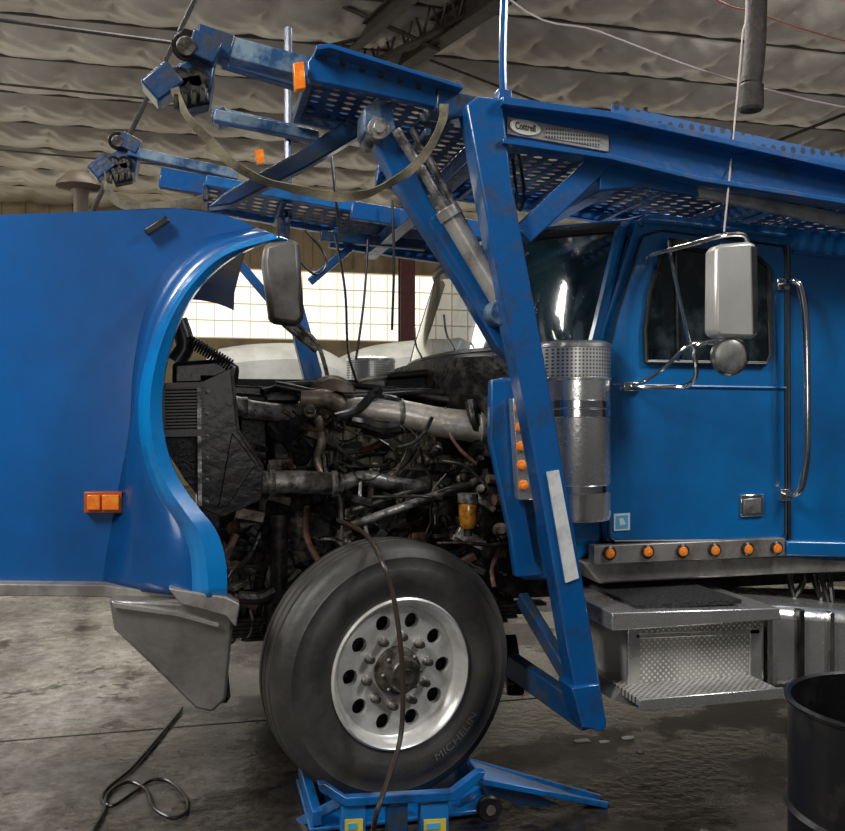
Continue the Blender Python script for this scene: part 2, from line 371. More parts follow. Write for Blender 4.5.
fin(PP([(112,602),(180,612),(220,624),(218,628),(178,617),(114,608)],3.50,.03),'bumper_crease',ALD,bump,bevel=.003)
fin(beam(W(212,600,3.6),W(222,700,3.7),.06,.05),'tow_bracket',BLK,bump,bevel=.006)
# ---- front wheel
wc=V((.812,3.6,.582)); st=math.radians(13)
ax=V((math.sin(st),-math.cos(st),0))
A_=ax.cross(V((0,0,1))).normalized()
if A_.x<0: A_=-A_
def wp(r,h,t): return wc+ax*h+(A_*math.cos(t)+V((0,0,1))*math.sin(t))*r
tp=[(.30,-.01),(.318,.0),(.36,.008),(.365,.011),(.42,.012),(.425,.009),(.462,.004),(.468,.006),(.474,.0),(.498,-.014),(.514,-.028),(.524,-.045),(.526,-.075),(.515,-.08),(.515,-.09),(.527,-.094),(.527,-.13),(.516,-.134),(.516,-.144),(.527,-.148),(.527,-.18),(.515,-.184),(.515,-.194),(.526,-.2),(.522,-.235),(.505,-.26),(.44,-.285),(.33,-.28),(.30,-.27)]
tp=[(.3+(r-.3)*1.05,h) for r,h in tp]
wheel=fin(lathe(tp,wc,ax,96),'front_wheel',RUB,TR,label='large worn black truck tyre on a ten-hole rim')
tv,tf=textgeo('MICHELIN',.046)
fin(([wp(.395-q.y,.0155,math.radians(-50)+q.x*1.25/.395) for q in tv],tf),'tyre_lettering',RUB2,wheel)
rim=G()
rim.add(lathe([(.309,-.012),(.312,.006),(.304,.012),(.294,.004),(.285,-.02),(.272,-.045),(.262,-.052)],wc,ax,64))
NH=10; rh=.033; rc=.212; dish=-.055
def dz(r): return dish+.012*math.sin(max(0,(r-.16))*25) if r>.16 else dish
for k in range(NH):
    t0=2*math.pi*(k-.5)/NH; t1=2*math.pi*(k+.5)/NH; tm=(t0+t1)/2
    outer=[]; M=6
    for i in range(M+1): outer.append((.264,t0+(t1-t0)*i/M))
    for i in range(1,M): outer.append((.264+(.15-.264)*i/M,t1))
    for i in range(M+1): outer.append((.15,t1+(t0-t1)*i/M))
    for i in range(1,M): outer.append((.15+(.264-.15)*i/M,t0))
    n=len(outer); hole=[];hb=[]
    for r,t in outer:
        x=r*math.cos(t-tm)-rc; y_=r*math.sin(t-tm); L=math.hypot(x,y_); x,y_=x/L*rh,y_/L*rh
        R=math.hypot(rc+x,y_); T=tm+math.atan2(y_,rc+x); hole.append(wp(R,dz(R),T)); hb.append(wp(R,dz(R)-.03,T))
    vo=[wp(r,dz(r),t) for r,t in outer]
    fs=[[i,(i+1)%n,n+(i+1)%n,n+i] for i in range(n)]+[[n+i,n+(i+1)%n,2*n+(i+1)%n,2*n+i] for i in range(n)]
    rim.add((vo+hole+hb,fs))
rim.add(lathe([(.15,dish),(.1,dish),(.098,dish+.005),(.095,dish)],wc,ax,48))
fin(rim,'rim',RIM,wheel,label='aluminium rim with ten hand holes')
fin(lathe([(.29,-.12),(.20,-.12),(.0,-.12)],wc,ax,40),'brake_drum',BLK,wheel)
OIL=nmat('oily_hub_metal',(.14,.125,.105),.38,.6,(.035,.03,.024),20,(.4,.6))
fin(lathe([(.102,dish),(.098,dish+.03),(.088,dish+.05),(.075,dish+.055),(.07,dish+.085),(.062,dish+.095),(.03,dish+.097),(.028,dish+.11),(0,dish+.11)],wc,ax,32),'hub',OIL,wheel)
def hexn(o,r,h): return lathe([(r*1.25,0),(r*1.25,.006),(r,.008),(r,h*.75),(r*.65,h),(0,h)],o,ax,12)
for k in range(10): fin(hexn(wp(.142,dish,2*math.pi*(k+.25)/10),.0165,.045),'lug_nut',GREY,wheel)
for k in range(8): fin(hexn(wp(.084,dish+.05,2*math.pi*k/8),.007,.015),'hub_bolt',GREY,wheel)
# ---- chassis
fr=G().add(box((-.3,4.28,.72),(4.6,4.36,1.0))).add(box((-.3,5.14,.72),(4.6,5.22,1.0))).add(box((.9,4.36,.75),(1.0,5.14,.95))).add(box((-.3,4.36,.75),(-.2,5.14,.95)))
fin(fr,'chassis_frame',BLK,TR)
fin(G().add(beam((.8,3.9,.55),(.8,5.6,.55),.1,.12)),'front_axle',BLK,TR,bevel=.01)
g=G()
for i in range(6): g.add(beam((-.05+i*.05,4.16,.72-i*.018),(1.65-i*.05,4.16,.72-i*.018),.09,.014))
fin(g,'leaf_spring',BLK,TR)
fin(G().add(cyl((.35,4.05,.7),(.35,4.05,1.2),.04)).add(cyl((.35,4.05,.45),(.35,4.05,.8),.055)),'shock_absorber',BLK,TR)
fin(lathe([(.30,-.01),(.36,.008),(.45,.01),(.51,-.03),(.527,-.07),(.527,-.2),(.505,-.26),(.33,-.28),(.0,-.2)],(.8,5.88,.59),(0,1,0),40),'front_wheel',RUB,TR)
fin(box((.05,5.5,.75),(1.55,5.53,1.86)),'inner_fender',BLK,TR)
# ---- radiator assembly
rad=fin(G().add(box((W(199,400,4.0).x,4.0,1.15),(W(199,400,4.0).x+.09,5.45,1.82))),'radiator',BLK,TR,label='black radiator with side frame',bevel=.006)
SHB=nmat('dull_black_sheet',(.014,.014,.014),.28,.4,(.022,.019,.016),9,(.45,.65),.15,20)
fin(PP([(196,384),(232,367),(238,430),(264,468),(262,500),(222,518),(197,506)],3.98,.04),'radiator_side_frame',SHB,rad,bevel=.004)
fin(PP([(232,432),(256,464),(228,506),(218,508)],3.965,.02),'radiator_guard_plate',SHB,rad,bevel=.004)
fin(PP([(197,384),(201,382),(202,506),(198,506)],3.955,.02),'radiator_edge',GREY,rad)
fin(beam(W(232,370,3.96),W(238,430,3.96),.02,.012),'radiator_frame_edge',DGR,rad); fin(beam(W(238,430,3.96),W(263,467,3.96),.02,.012),'radiator_frame_edge',DGR,rad)
for k in range(6): fin(lathe([(.009,0),(.009,.006),(0,.008)],W(207,392+k*22,3.975),(0,-1,0),8),'frame_bolt',GREY,rad)
g=G()
for i in range(14):
    yy=388+i*3.2; g.add(PP([(163,yy),(204,yy-1),(204,yy+.8),(163,yy+1.8)],3.96,.1))
g.add(PP([(161,385),(165,385),(165,434),(161,434)],3.95,.12)).add(PP([(161,430),(205,429),(205,436),(161,437)],3.95,.12)).add(PP([(161,383),(205,382),(205,387),(161,388)],3.95,.12))
fin(g,'charge_cooler_fins',nmat('dark_fin_metal',(.07,.066,.062),.4,.5),rad)
fin(PP([(160,385),(205,385),(205,505),(185,480),(166,450)],4.1,1.2),'condenser',BLK,rad)
fin(PP([(172,362),(228,358),(240,366),(238,384),(172,386)],4.0,1.3),'radiator_top_tank',SHB,rad,bevel=.02)
pts=[];A=W(188,340,4.0);B=W(232,366,4.0)
for i in range(260):
    u=i/259; d=(B-A).normalized(); a,b=frame(d); t=u*2*math.pi*17; pts.append(A.lerp(B,u)+(a*math.cos(t)+b*math.sin(t))*.024)
fin(tube(pts,.0045,6,False),'hood_spring',BLK,rad)
fin(tube([W(178,320,4.05),W(185,345,4.05),W(176,362,4.05)],.04,12),'hood_hinge_boot',BLP,rad)
# ---- engine
eng=fin(G().add(PP([(268,470),(520,462),(524,560),(500,640),(300,650),(268,560)],4.42,.7)),'engine',DGR,TR,label='large grimy diesel engine',bevel=.02)
ENG=nmat('tan_engine_casting',(.32,.28,.22),.42,.3,(.09,.075,.055),9,(.42,.66),.3,30)
g=G().add(PP([(310,424),(496,434),(496,474),(310,466)],4.36,.6))
for i in range(13): g.add(PP([(316+i*13.6,427+i*.6),(320+i*13.6,427+i*.6),(320+i*13.6,464+i*.4),(316+i*13.6,464+i*.4)],4.33,.04))
g.add(PP([(318,440),(490,449),(490,454),(318,445)],4.32,.05))
fin(g,'cylinder_head',ENG,eng,bevel=.004)
fin(PP([(326,404),(500,408),(500,434),(322,426)],4.42,.4),'valve_cover',DGR,eng,bevel=.03)
g=G().add(PP([(386,376),(440,370),(508,366),(508,394),(470,399),(388,396)],4.5,.9)).add(PP([(388,372),(460,366),(460,374),(388,380)],4.45,.9))
fin(g,'air_intake_plenum',SHB,eng,bevel=.015)
fin(PP([(350,387),(385,380),(388,402),(350,402)],4.4,.7),'coolant_reservoir',nmat('bright_sheet_metal',(.42,.42,.41),.35,.5,(.12,.11,.10),6),eng,bevel=.01)
fin(PP([(205,384),(345,390),(345,402),(205,402)],4.5,.7),'engine_top_cover',SHB,eng,bevel=.01)
for (pl,Y,T,m) in (([(346,496),(420,490),(424,530),(350,536)],4.3,.2,DGR),([(428,500),(462,498),(464,552),(432,556)],4.28,.2,DGR),([(286,500),(330,496),(336,560),(290,566)],4.25,.2,DGR),([(476,488),(508,486),(510,560),(480,562)],4.25,.2,DGR),([(272,416),(318,420),(318,470),(272,470)],4.25,.25,DGR),([(236,520),(280,518),(284,590),(240,594)],4.2,.25,DGR),([(236,392),(268,394),(270,470),(240,468)],4.3,.25,BLK),([(350,540),(500,560),(500,600),(440,590)],4.35,.2,BLK),([(240,594),(290,588),(290,640),(244,640)],4.2,.2,BLK)):
    fin(PP(pl,Y,T),'engine_housing',m,eng,bevel=.018)
def tb(pts,r,name,m,par=eng,**k): return fin(tube([W(*p) for p in pts],r,14,**k),name,m,par)
tb([(345,410,4.2),(365,409,4.15),(400,413,4.12),(440,422,4.1),(480,427,4.1),(500,428,4.1)],.06,'exhaust_pipe',TAN,rs=[.05,.085])
tb([(232,404,4.1),(250,409,4.1),(275,412,4.12),(302,413,4.2),(318,404,4.3)],.042,'upper_coolant_pipe',GREY)
tb([(262,482,4.0),(300,482,4.0),(340,484,4.05)],.052,'lower_coolant_pipe',GREY)
tb([(340,484,4.05),(365,478,4.1),(400,485,4.15),(455,490,4.2)],.035,'lower_coolant_pipe',GREY)
tb([(300,398,4.2),(330,400,4.2),(352,412,4.2)],.045,'turbo_inlet_pipe',TAND)
tb([(318,418,4.15),(322,440,4.1),(318,460,4.1),(326,478,4.05)],.022,'bypass_pipe',TAND)
tb([(352,526,3.95),(400,508,4.0),(489,477,4.15)],.02,'steering_shaft',GREY)
tb([(275,385,4.2),(340,396,4.2),(420,392,4.3),(495,398,4.3)],.02,'heater_hose',HOSE)
tb([(262,392,4.2),(300,384,4.3),(380,388,4.35),(450,400,4.25),(500,396,4.2)],.016,'heater_hose',HOSE)
for (x,y,Y,r) in ((272,482,4.0,.06),(334,484,4.03,.06),(245,408,4.1,.05),(300,412,4.2,.05),(355,410,4.2,.06),(480,427,4.1,.09),(400,413,4.12,.068)):
    p=W(x,y,Y); fin(cyl(p-V((.012,0,0)),p+V((.012,0,0)),r,None,24),'pipe_clamp',GREY,eng)
p=W(332,402,4.3)
fin(lathe([(0,-.1),(.08,-.09),(.12,-.04),(.13,0),(.11,.05),(.05,.08),(.05,.14)],p,(0,-1,0),28),'turbocharger',nmat('turbo_cast_iron',(.22,.17,.12),.5,.4,(.08,.055,.035),12),eng)
p=W(468,512,3.98)
fin(lathe([(0,-.075),(.03,-.075),(.04,-.06),(.043,-.04),(.043,.035),(.038,.05),(0,.05)],p,(0,0,1),24),'fuel_filter_bowl',AMBJ,eng,label='amber fuel filter bowl')
fin(cyl(p+V((0,0,.045)),p+V((0,0,.085)),.048,None,24),'filter_head',GREY,eng)
fin(cyl(p-V((0,0,.11)),p-V((0,0,.07)),.02,None,20),'filter_drain',BLK,eng)
for (x,y,Y,r,h) in ((300,530,4.15,.06,.16),(345,545,4.2,.05,.15),(420,510,4.25,.06,.14),(240,545,4.1,.07,.08),(280,575,4.1,.06,.15),(500,520,4.2,.045,.2),(440,540,4.2,.05,.15)):
    p=W(x,y,Y); fin(lathe([(0,-h/2),(r*.8,-h/2),(r,-h/2+.02),(r,h/2-.03),(r*.7,h/2-.02),(r*.7,h/2),(0,h/2)],p,(random.uniform(-.3,.3),-.4,1),20),'oil_filter',random.choice([BLK,GREY,BLK]),eng)
for (x,y,Y,r) in ((285,425,4.15,.08),(300,455,4.2,.05),(285,510,4.2,.09),(262,555,4.15,.07),(310,500,4.2,.06)):
    p=W(x,y,Y); fin(lathe([(0,-.02),(r,-.02),(r,-.012),(r*.9,-.002),(r,.008),(r,.02),(r*.4,.02),(r*.3,.04),(0,.04)],p,(-.5,-1,0),24),'belt_pulley',random.choice([GREY,BLK]),eng)
LOOM=nmat('brown_wiring_loom',(.10,.075,.05),.55)
MS=[HOSE,HOSE,HOSE,HOSE,BLK,BLK,DGR,GREY,RUST,LOOM]
for i in range(80):
    x=random.uniform(230,505); y=random.uniform(440,600)
    if i%4==0: y=random.uniform(395,440)
    if x<265: y=random.uniform(520,640)
    Y=random.uniform(4.0,4.3); pts=[]
    ang=random.choice([0,.2,1.4,1.6,-.3,.8,2.0]); Ln=random.uniform(30,80)
    for k in range(4):
        pts.append((x,y,Y)); x+=math.cos(ang)*Ln/3; y+=math.sin(ang)*Ln/3; ang+=random.uniform(-.6,.6); Y+=random.uniform(-.05,.05)
        x=min(max(x,225),508); y=min(max(y,392),640)
    fin(tube([W(*q) for q in pts],random.choice([.007,.009,.012,.016,.022,.028]),8),'hose' ,random.choice(MS),eng)
for i in range(18):
    x=random.uniform(240,500); y=random.uniform(400,600)
    if x<265: y=random.uniform(520,620)
    Y=random.uniform(4.0,4.2); ang=random.uniform(0,3.1); pts=[]
    for k in range(6):
        pts.append((x,y,Y)); x+=math.cos(ang)*14; y+=math.sin(ang)*14; ang+=random.uniform(-.8,.8)
        x=min(max(x,225),508); y=min(max(y,395),640)
    fin(tube([W(*q) for q in pts],.004,6),'wire',random.choice([HOSE,HOSE,LOOM]),eng)
for i in range(196):
    x=random.uniform(225,506); y=random.uniform(412,625); 
    if x<262: y=random.uniform(520,640)
    if 345<x<500 and y<440: continue
    Y=random.uniform(4.10,4.34)
    p=W(x,y,Y); m=random.choice([BLK,BLK,GREY,DGR,DGR,SHB,RUST,TAND,ENG]); r=random.uniform(.009,.042)
    if i%2: fin(beam(p,p+V((r*random.uniform(1.5,4)*random.choice([-1,1]),random.uniform(-.04,.04),r*random.uniform(-2,3))),.06,r*1.3),'engine_bracket',m,eng,bevel=.004)
    else: fin(lathe([(0,0),(r,0),(r,.02),(r*.7,.025),(r*.7,.05),(r*.3,.055),(0,.055)],p,(random.uniform(-1,.5),-1,random.uniform(-.4,.8)),14),'engine_fitting',m,eng)
# ---- cab (hollow shell)
Yn=3.75
L_=lambda pl,dy=0:[W(x,y,Yn)+V((0,dy,0)) for x,y in pl]
g=G()
g.add(prism(L_([(607,541),(598,470),(598,345),(606,318),(636,222),(650,214),(790,228),(1150,262),(1150,560),(790,560),(780,541)]),(0,.04,0)))
sh=1.96
g.add(prism(L_([(607,541),(598,470),(598,352),(1150,372),(1150,560),(790,560)],sh),(0,.04,0)))
g.add(prism(L_([(675,220),(1150,262),(1150,372),(655,354)],sh),(0,.04,0)))
top=L_([(636,222),(650,214),(790,228),(1150,262)],.05); g.add(prism(top+[p-V((0,0,.05)) for p in reversed(top)],(0,1.9,0)))
g.add(prism(L_([(800,232),(815,234),(815,550),(800,550)],.05),(0,1.9,0)))
g.add(prism(L_([(612,539),(604,470),(604,354),(610,354),(616,539)],.05),(0,1.9,0)))
cab=fin(g,'cab',CABB,TR,label='blue truck cab with sleeper')
INTM=nmat('grey_cab_interior',(.10,.10,.095),.7,0,(.04,.04,.04),6)
fin(prism(L_([(602,354),(650,350),(655,380),(604,380)],.06),(0,1.85,0)),'dashboard',INTM,cab,bevel=.02)
sw=W(640,322,4.1); fin(tube([sw+V((math.cos(t)*.10,math.sin(t)*.2,math.cos(t)*.17)) for t in [i*math.pi/10 for i in range(21)]],.014,8,False),'steering_wheel',BLP,cab)
for yy in (3.95,5.0):
    a=W(700,400,3.75).x; z0=W(735,400,3.75).z-.1; z1=W(735,270,3.75).z
    fin(G().add(box((a,yy,z0),(a+.12,yy+.45,z1))).add(box((a-.3,yy,z0-.1),(a+.1,yy+.45,z0+.05))),'seat',INTM,cab,bevel=.04)
rows=[]
for (px,py,ins) in ((599,347,0),(606,318,.0),(632,226,.05)):
    b=W(px,py,Yn); row=[]
    for i in range(33):
        u=-1+2*i/32; yy=4.77+u*(1.02-ins)
        off=.50*(1-abs(u)**3.2) if u<0 else .50-.17*u**3
        row.append(V((b.x-.03-off,yy,b.z)))
    rows.append(row)
ws=fin(loft(rows),'windscreen',GLS2,TR,label='dusty dark curved windscreen')
fin(tube(rows[0],.018,8,False),'windscreen_seal',BLP,ws); fin(tube(rows[2],.026,8,False),'windscreen_seal',BLP,ws)
PF=nmat('pale_frame',(.36,.40,.41),.4)
fin(tube([r[0] for r in rows],.028,8,False),'windscreen_pillar',CABB,ws); fin(tube([r[-1] for r in rows],.026,8,False),'windscreen_pillar',PF,ws)
fin(tube([r[28] for r in rows],.010,8,False),'windscreen_divider',BLP,ws)
topc=rows[2]; xr=W(650,214,Yn); n=33; v=[p for p in topc]+[p+V((.0,0,.035)) for p in topc]+[V((xr.x,p.y,xr.z+.01)) for p in topc]
fin((v,[[i,i+1,n+i+1,n+i] for i in range(n-1)]+[[n+i,n+i+1,2*n+i+1,2*n+i] for i in range(n-1)]),'roof_visor',CABB,ws)
low=rows[0]; v=[p for p in low]+[p+V((-.10,0,-.03)) for p in low]+[p+V((-.10,0,-.5)) for p in low]
fin((v,[[i,i+1,n+i+1,n+i] for i in range(n-1)]+[[n+i,n+i+1,2*n+i+1,2*n+i] for i in range(n-1)]),'firewall',BLK,cab)
for i,u in enumerate((-.55,.1)):
    a=V((rows[0][16].x-.02,4.75+u,rows[0][0].z+.01)); fin(tube([a,a+V((-.01,.1,.08)),a+V((.03,.3,.2))],.006,6),'wiper_arm',BLP,ws)
cow=fin(PP([(500,378),(515,377),(602,386),(602,541),(560,580),(522,580),(524,540),(502,452)],3.80,.12),'cowl_panel',CABB,TR,bevel=.015)
fin(PP([(491,380),(518,377),(520,470),(536,560),(545,576),(516,578),(511,540),(490,440)],3.76,.05),'cowl_flange',HB,cow,bevel=.01)
ms=fin(PP([(513,398),(530,400),(539,500),(519,500)],3.68,.06),'marker_light_bracket',ALU,TR,bevel=.004)
for (x,y) in ((519.5,408),(520,427),(521,446),(521.5,465),(523,485)):
    p=W(x,y,3.68); fin(lathe([(.022,0),(.022,.012),(.017,.022),(0,.028)],p,(0,-1,0),18),'marker_light',AMB,ms,label='small round amber marker lamp')
def aircl(cx,cy,z0,z1,r,par):
    o=V((cx,cy,0))
    a=fin(lathe([(0,z0),(r*.96,z0),(r,z0+.02),(r,z1-.16),(r*1.03,z1-.155),(r*1.03,z1-.15),(r,z1-.145)],o,(0,0,1),48),'air_cleaner',ALU,par,label='stainless steel cylindrical air cleaner')
    fin(lathe([(r,z1-.15),(r*1.01,z1-.02)],o,(0,0,1),48),'perforated_intake_screen',PERFS,a)
    fin(lathe([(r*1.01,z1-.02),(r*1.04,z1-.015),(r*1.03,z1),(r*.9,z1+.012),(r*.0,z1+.016)],o,(0,0,1),48),'air_cleaner_lid',ALU,a)
    for z in (z0+.14,z0+.47,z0+.51):
        fin(lathe([(r,z-.018),(r*1.025,z-.015),(r*1.025,z+.015),(r,z+.018)],o,(0,0,1),48),'clamp_band',CHR,a)
    return a
p0=W(575,345,3.72); p1=W(575,519,3.72); r=.165
aircl(p0.x,3.74,p1.z,p0.z,r,TR); pf=W(371,359,5.75); aircl(pf.x,5.75,pf.z-.75,pf.z,.155,TR)
# ---- door
dpoly=[(609,536),(608,470),(608,352),(616,318),(642,236),(660,230),(784,246),(786,260),(786,534),(780,540),(615,541)]
door=fin(PP(dpoly,3.725,.04),'door',CABB,TR,label='blue cab door with dark window',bevel=.008)
gp_=[W(x,y,3.722) for x,y in dpoly]
fin(tube(gp_+[gp_[0]],.006,6,False),'door_seal',BLP,door)
wpoly=[(646,362),(645,330),(650,290),(663,252),(672,247),(758,258),(769,268),(771,355),(765,364)]
fin(PP(wpoly,3.716,.02),'door_window',GLS,door,label='dark side window glass')
wl=[W(x,y,3.714) for x,y in wpoly]; fin(tube(wl+[wl[0]],.012,8,False),'window_seal',BLP,door)
fin(tube([W(676,250,3.71),W(678,363,3.71)],.007,8,False),'vent_window_bar',BLP,door)
h=fin(PP([(741,495),(764,494),(764,516),(741,517)],3.712,.02),'door_handle',CHR,door,bevel=.004)
fin(PP([(744,499),(761,498),(761,513),(744,514)],3.708,.01),'handle_paddle',nmat('shaded_steel',(.35,.34,.32),.3,.6,(.1,.1,.1),14),h,bevel=.003)
b_=fin(PP([(614,514),(630,513),(630,530),(614,531)],3.72,.006),'door_badge',WHT2,door)
fin(PP([(616,516),(628,515),(628,528),(616,529)],3.718,.003),'badge_print',LBB,b_)
fin(PP([(619,519),(623,518),(626,524),(620,526)],3.716,.002),'badge_emblem',WHT2,b_)
fin(tube([W(612,385,3.722),W(786,388,3.722)],.007,6,False),'door_crease',CABB,door)
fin(tube([W(788,246,3.747),W(789,545,3.747)],.010,6,False),'sleeper_seal',BLP,cab)
fin(PP([(786,541),(1150,548),(1150,563),(786,556)],3.70,.08),'sleeper_skirt',CABB,cab,bevel=.01)
fin(tube([W(792,252,3.745),W(900,262,3.745),W(1100,280,3.745)],.012,6,False),'roof_gutter',CABB,cab)
fin(tube([W(640,226,3.74),W(655,221,3.74),W(786,236,3.74)],.012,6),'roof_gutter',CABB,cab)
rk=fin(PP([(594,546),(785,538),(785,556),(594,565)],3.69,.06),'lower_light_bar',ALD,TR,label='dirty aluminium light bar',bevel=.004)
for (x,y) in ((609,553),(647,551.5),(682,551),(714,550),(747,549),(776,548)):
    p=W(x,y,3.69); fin(lathe([(.032,0),(.032,.008),(.024,.014)],p,(0,-1,0),20),'lamp_bezel',BLP,rk); fin(lathe([(.024,.008),(.019,.02),(0,.026)],p,(0,-1,0),20),'marker_light',AMB,rk,label='small round amber marker lamp')
fin(PP([(582,562),(785,556),(850,560),(850,572),(785,574),(600,584)],3.74,.3),'rocker_fairing',ALD,TR,bevel=.01)
gh=fin(tube([W(784,284,3.72),W(793,281,3.66),W(801,290,3.64),W(806,330,3.62),W(807,440,3.62),W(803,480,3.64),W(797,493,3.66),W(787,495,3.72)],.017,12),'grab_handle',CHR,TR,label='polished steel grab handle')
fin(PP([(778,278),(790,278),(790,290),(778,290)],3.71,.02),'handle_foot',CHR,gh,bevel=.003); fin(PP([(781,489),(793,489),(793,501),(781,501)],3.71,.02),'handle_foot',CHR,gh,bevel=.003)
# mirror
mir=fin(PP([(720,244),(750,241),(757,244),(759,334),(754,338),(720,337),(715,332),(716,250)],3.28,.09),'side_mirror',MIRM,TR,label='tall brushed aluminium side mirror',bevel=.02)
fin(PP([(752,246),(757,247),(758,332),(754,335)],3.275,.02),'mirror_edge_strip',BLP,mir)
for pts,r,m in (([(648,262,3.74),(652,255,3.6),(690,245,3.45),(722,236,3.36),(742,235,3.34),(748,242,3.34)],.011,CHR),([(668,238,3.7),(672,262,3.6),(680,300,3.55),(692,350,3.5),(696,362,3.48)],.009,CHR),([(628,385,3.73),(640,387,3.66),(680,387,3.56),(694,380,3.5),(696,366,3.48),(694,350,3.45),(704,343,3.42),(738,338,3.36)],.011,CHR),([(640,384,3.7),(664,368,3.6),(690,345,3.46),(720,343,3.4)],.009,CHR),([(742,340,3.34),(742,352,3.34)],.01,BLP),([(722,243,3.33),(722,262,3.33)],.009,BLP)):
    fin(tube([W(*q) for q in pts],r,10),'mirror_arm',m,mir)
p=W(731,356,3.3)
rmo=fin(lathe([(0,-.004),(.04,-.002),(.07,.004),(.078,.012),(.082,.02),(.078,.026),(0,.026)],p,(.1,1,.1),32),'round_convex_mirror',nmat('round_mirror_back',(.36,.35,.32),.35,.4,(.14,.15,.15),9),mir)
fin(lathe([(.074,.0),(.083,.006),(.085,.016),(.08,.02)],p,(.1,1,.1),32),'mirror_rim',CHR,rmo)
fin(beam(W(668,241,3.7),W(690,243,3.6),.03,.03),'mirror_clamp',BLP,mir,bevel=.004)
fin(PP([(624,382),(642,382),(642,391),(624,391)],3.70,.03),'mirror_foot',CHR,mir,bevel=.004)
mf=fin(PP([(264,244),(290,237),(300,242),(305,318),(298,326),(270,322),(262,262)],5.0,.12),'side_mirror',nmat('dull_grey_mirror_shell',(.17,.155,.14),.45,.4,(.07,.06,.055),3),TR,label='dull grey mirror housing',bevel=.04)
fin(tube([W(298,325,5.05),W(318,345,5.05),W(330,385,5.05)],.012,8),'mirror_arm',GREY,mf)
fin(beam(W(284,322,5.1),W(318,350,5.1),.05,.05),'mirror_bracket',GREY,mf,bevel=.01)
# ---- step box and tank
sb=fin(G().add(PP([(628,624),(762,619),(762,686),(628,694)],3.45,.58)),'step_box',DIAM,TR,label='dirty aluminium step box with tread plates',bevel=.008)
fin(PP([(612,613),(780,608),(781,620),(612,631)],3.36,.66),'upper_step',ALU,sb,bevel=.005)
p=W(640,612,3.36); q=W(750,609,3.36)
fin(box((p.x+.02,3.42,p.z-.004),(q.x,3.92,p.z+.014)),'grip_mat',nmat('black_grit_mat',(.008,.008,.008),.9,0,(.05,.05,.05),90,(.45,.62),1,90),sb)
zl=W(640,700,3.24).z
fin(box((W(640,700,3.24).x,3.24,zl-.03),(W(779,694,3.24).x,3.50,zl)),'lower_step',TREAD,sb,bevel=.004)
fin(box((W(640,700,3.24).x-.01,3.225,zl-.04),(W(779,694,3.24).x+.01,3.24,zl+.006)),'lower_step_edge',ALU,sb,bevel=.003)
fin(PP([(622,690),(637,690),(640,708),(612,700)],3.40,.4),'step_side_bracket',ALD,sb)
for k in range(2): fin(PP([(628+k*122,628),(640+k*122,628),(640+k*122,690),(628+k*122,690)],3.44,.015),'step_box_rail',ALU,sb,bevel=.003)
fin(PP([(636,634),(760,629),(760,634),(636,639)],3.44,.015),'step_box_rail',ALU,sb,bevel=.003)
tank=fin(PP([(762,606),(845,612),(1100,645),(1100,735),(1020,742),(845,692),(762,690)],3.50,.6),'fuel_tank',ALU,TR,label='dull aluminium fuel tank with strap',bevel=.05)
for x in (768,800,830):
    fin(PP([(x,607+(x-770)*.1),(x+5,607+(x-770)*.1),(x+5,690),(x,690)],3.48,.04),'tank_strap',CHR if x!=800 else BLP,tank,bevel=.003)
fin(PP([(590,592),(1100,600),(1100,640),(600,650)],4.1,.2),'frame_cover',BLK,TR)
for k in range(6):
    x=random.uniform(795,850); fin(tube([W(x,560,3.9),W(x+random.uniform(-8,8),580,3.85),W(x+random.uniform(-15,15),612,3.8)],.015,8),'air_line',HOSE,TR)
# ---- hauler superstructure
head=empty('hauler_rack',(1.5,4.75,2.9),None,None,TR)
def hp(g,name,m,bev=.006,label=None,par=None): return fin(g,name,m,par or head,bevel=bev,label=label)
hp(PP([(466,104),(478,96),(503,98),(512,180),(556,420),(607,722),(605,731),(583,728),(577,700),(537,470),(525,405),(495,260)],3.38,.12),'support_post',HB,.01,'tall blue steel support post')
fin(PP([(547,472),(559,470),(579,578),(566,583)],3.372,.01),'reflective_tape',WST,head)
hp(PP([(572,688),(600,684),(607,724),(604,732),(583,728)],3.36,.15),'post_foot',HB)
hp(G().add(beam(W(512,665,4.0),W(588,718,3.45),.06,.11)),'lower_brace',HBD,.008)
hp(G().add(beam(W(522,598,4.05),W(580,695,3.5),.05,.07)),'lower_brace',HBD,.008)
hp(G().add(beam(W(508,640,4.3),W(516,690,4.0),.08,.08)),'lower_bracket',BLK,.008)
hp(PP([(366,128),(384,112),(396,130),(430,200),(512,325),(514,362),(498,348),(460,282),(410,206)],3.56,.10),'diagonal_strut',HB,.008)
hp(G().add(PP([(364,108),(378,98),(392,106),(396,128),(380,142),(364,130)],3.52,.16)),'pivot_bracket',HBG,.006)
p=W(379,128,3.50); hp(G().add(cyl(p,p+V((0,.2,0)),.045)).add(cyl(p-V((0,.02,0)),p,.025)),'pivot_pin',GREY,.003)
hp(G().add(cyl(W(448,212,3.5),W(500,300,3.5),.042)).add(cyl(W(446,208,3.5),W(452,218,3.5),.05)),'hydraulic_cylinder',nmat('grey_cylinder_paint',(.42,.41,.38),.35,.3,(.2,.18,.16),8),.003,'grey hydraulic lift cylinder')
fin(cyl(W(396,130,3.5),W(448,212,3.5),.02),'cylinder_rod',GREY,head); fin(cyl(W(412,128,3.6),W(500,290,3.6),.016),'hydraulic_line',GREY,head)
p=W(503,312,3.46); hp(G().add(cyl(p,p+V((0,.1,0)),.055)),'cylinder_eye',HBG,.004)
hp(G().add(beam(W(521,236,3.46),W(602,160,3.46),.05,.09)),'deck_brace',HB,.006)
hp(PP([(503,97),(610,112),(845,166),(1150,235),(1150,262),(845,203),(700,180),(610,158),(503,142)],3.42,.06),'deck_side_rail',HB,.006)
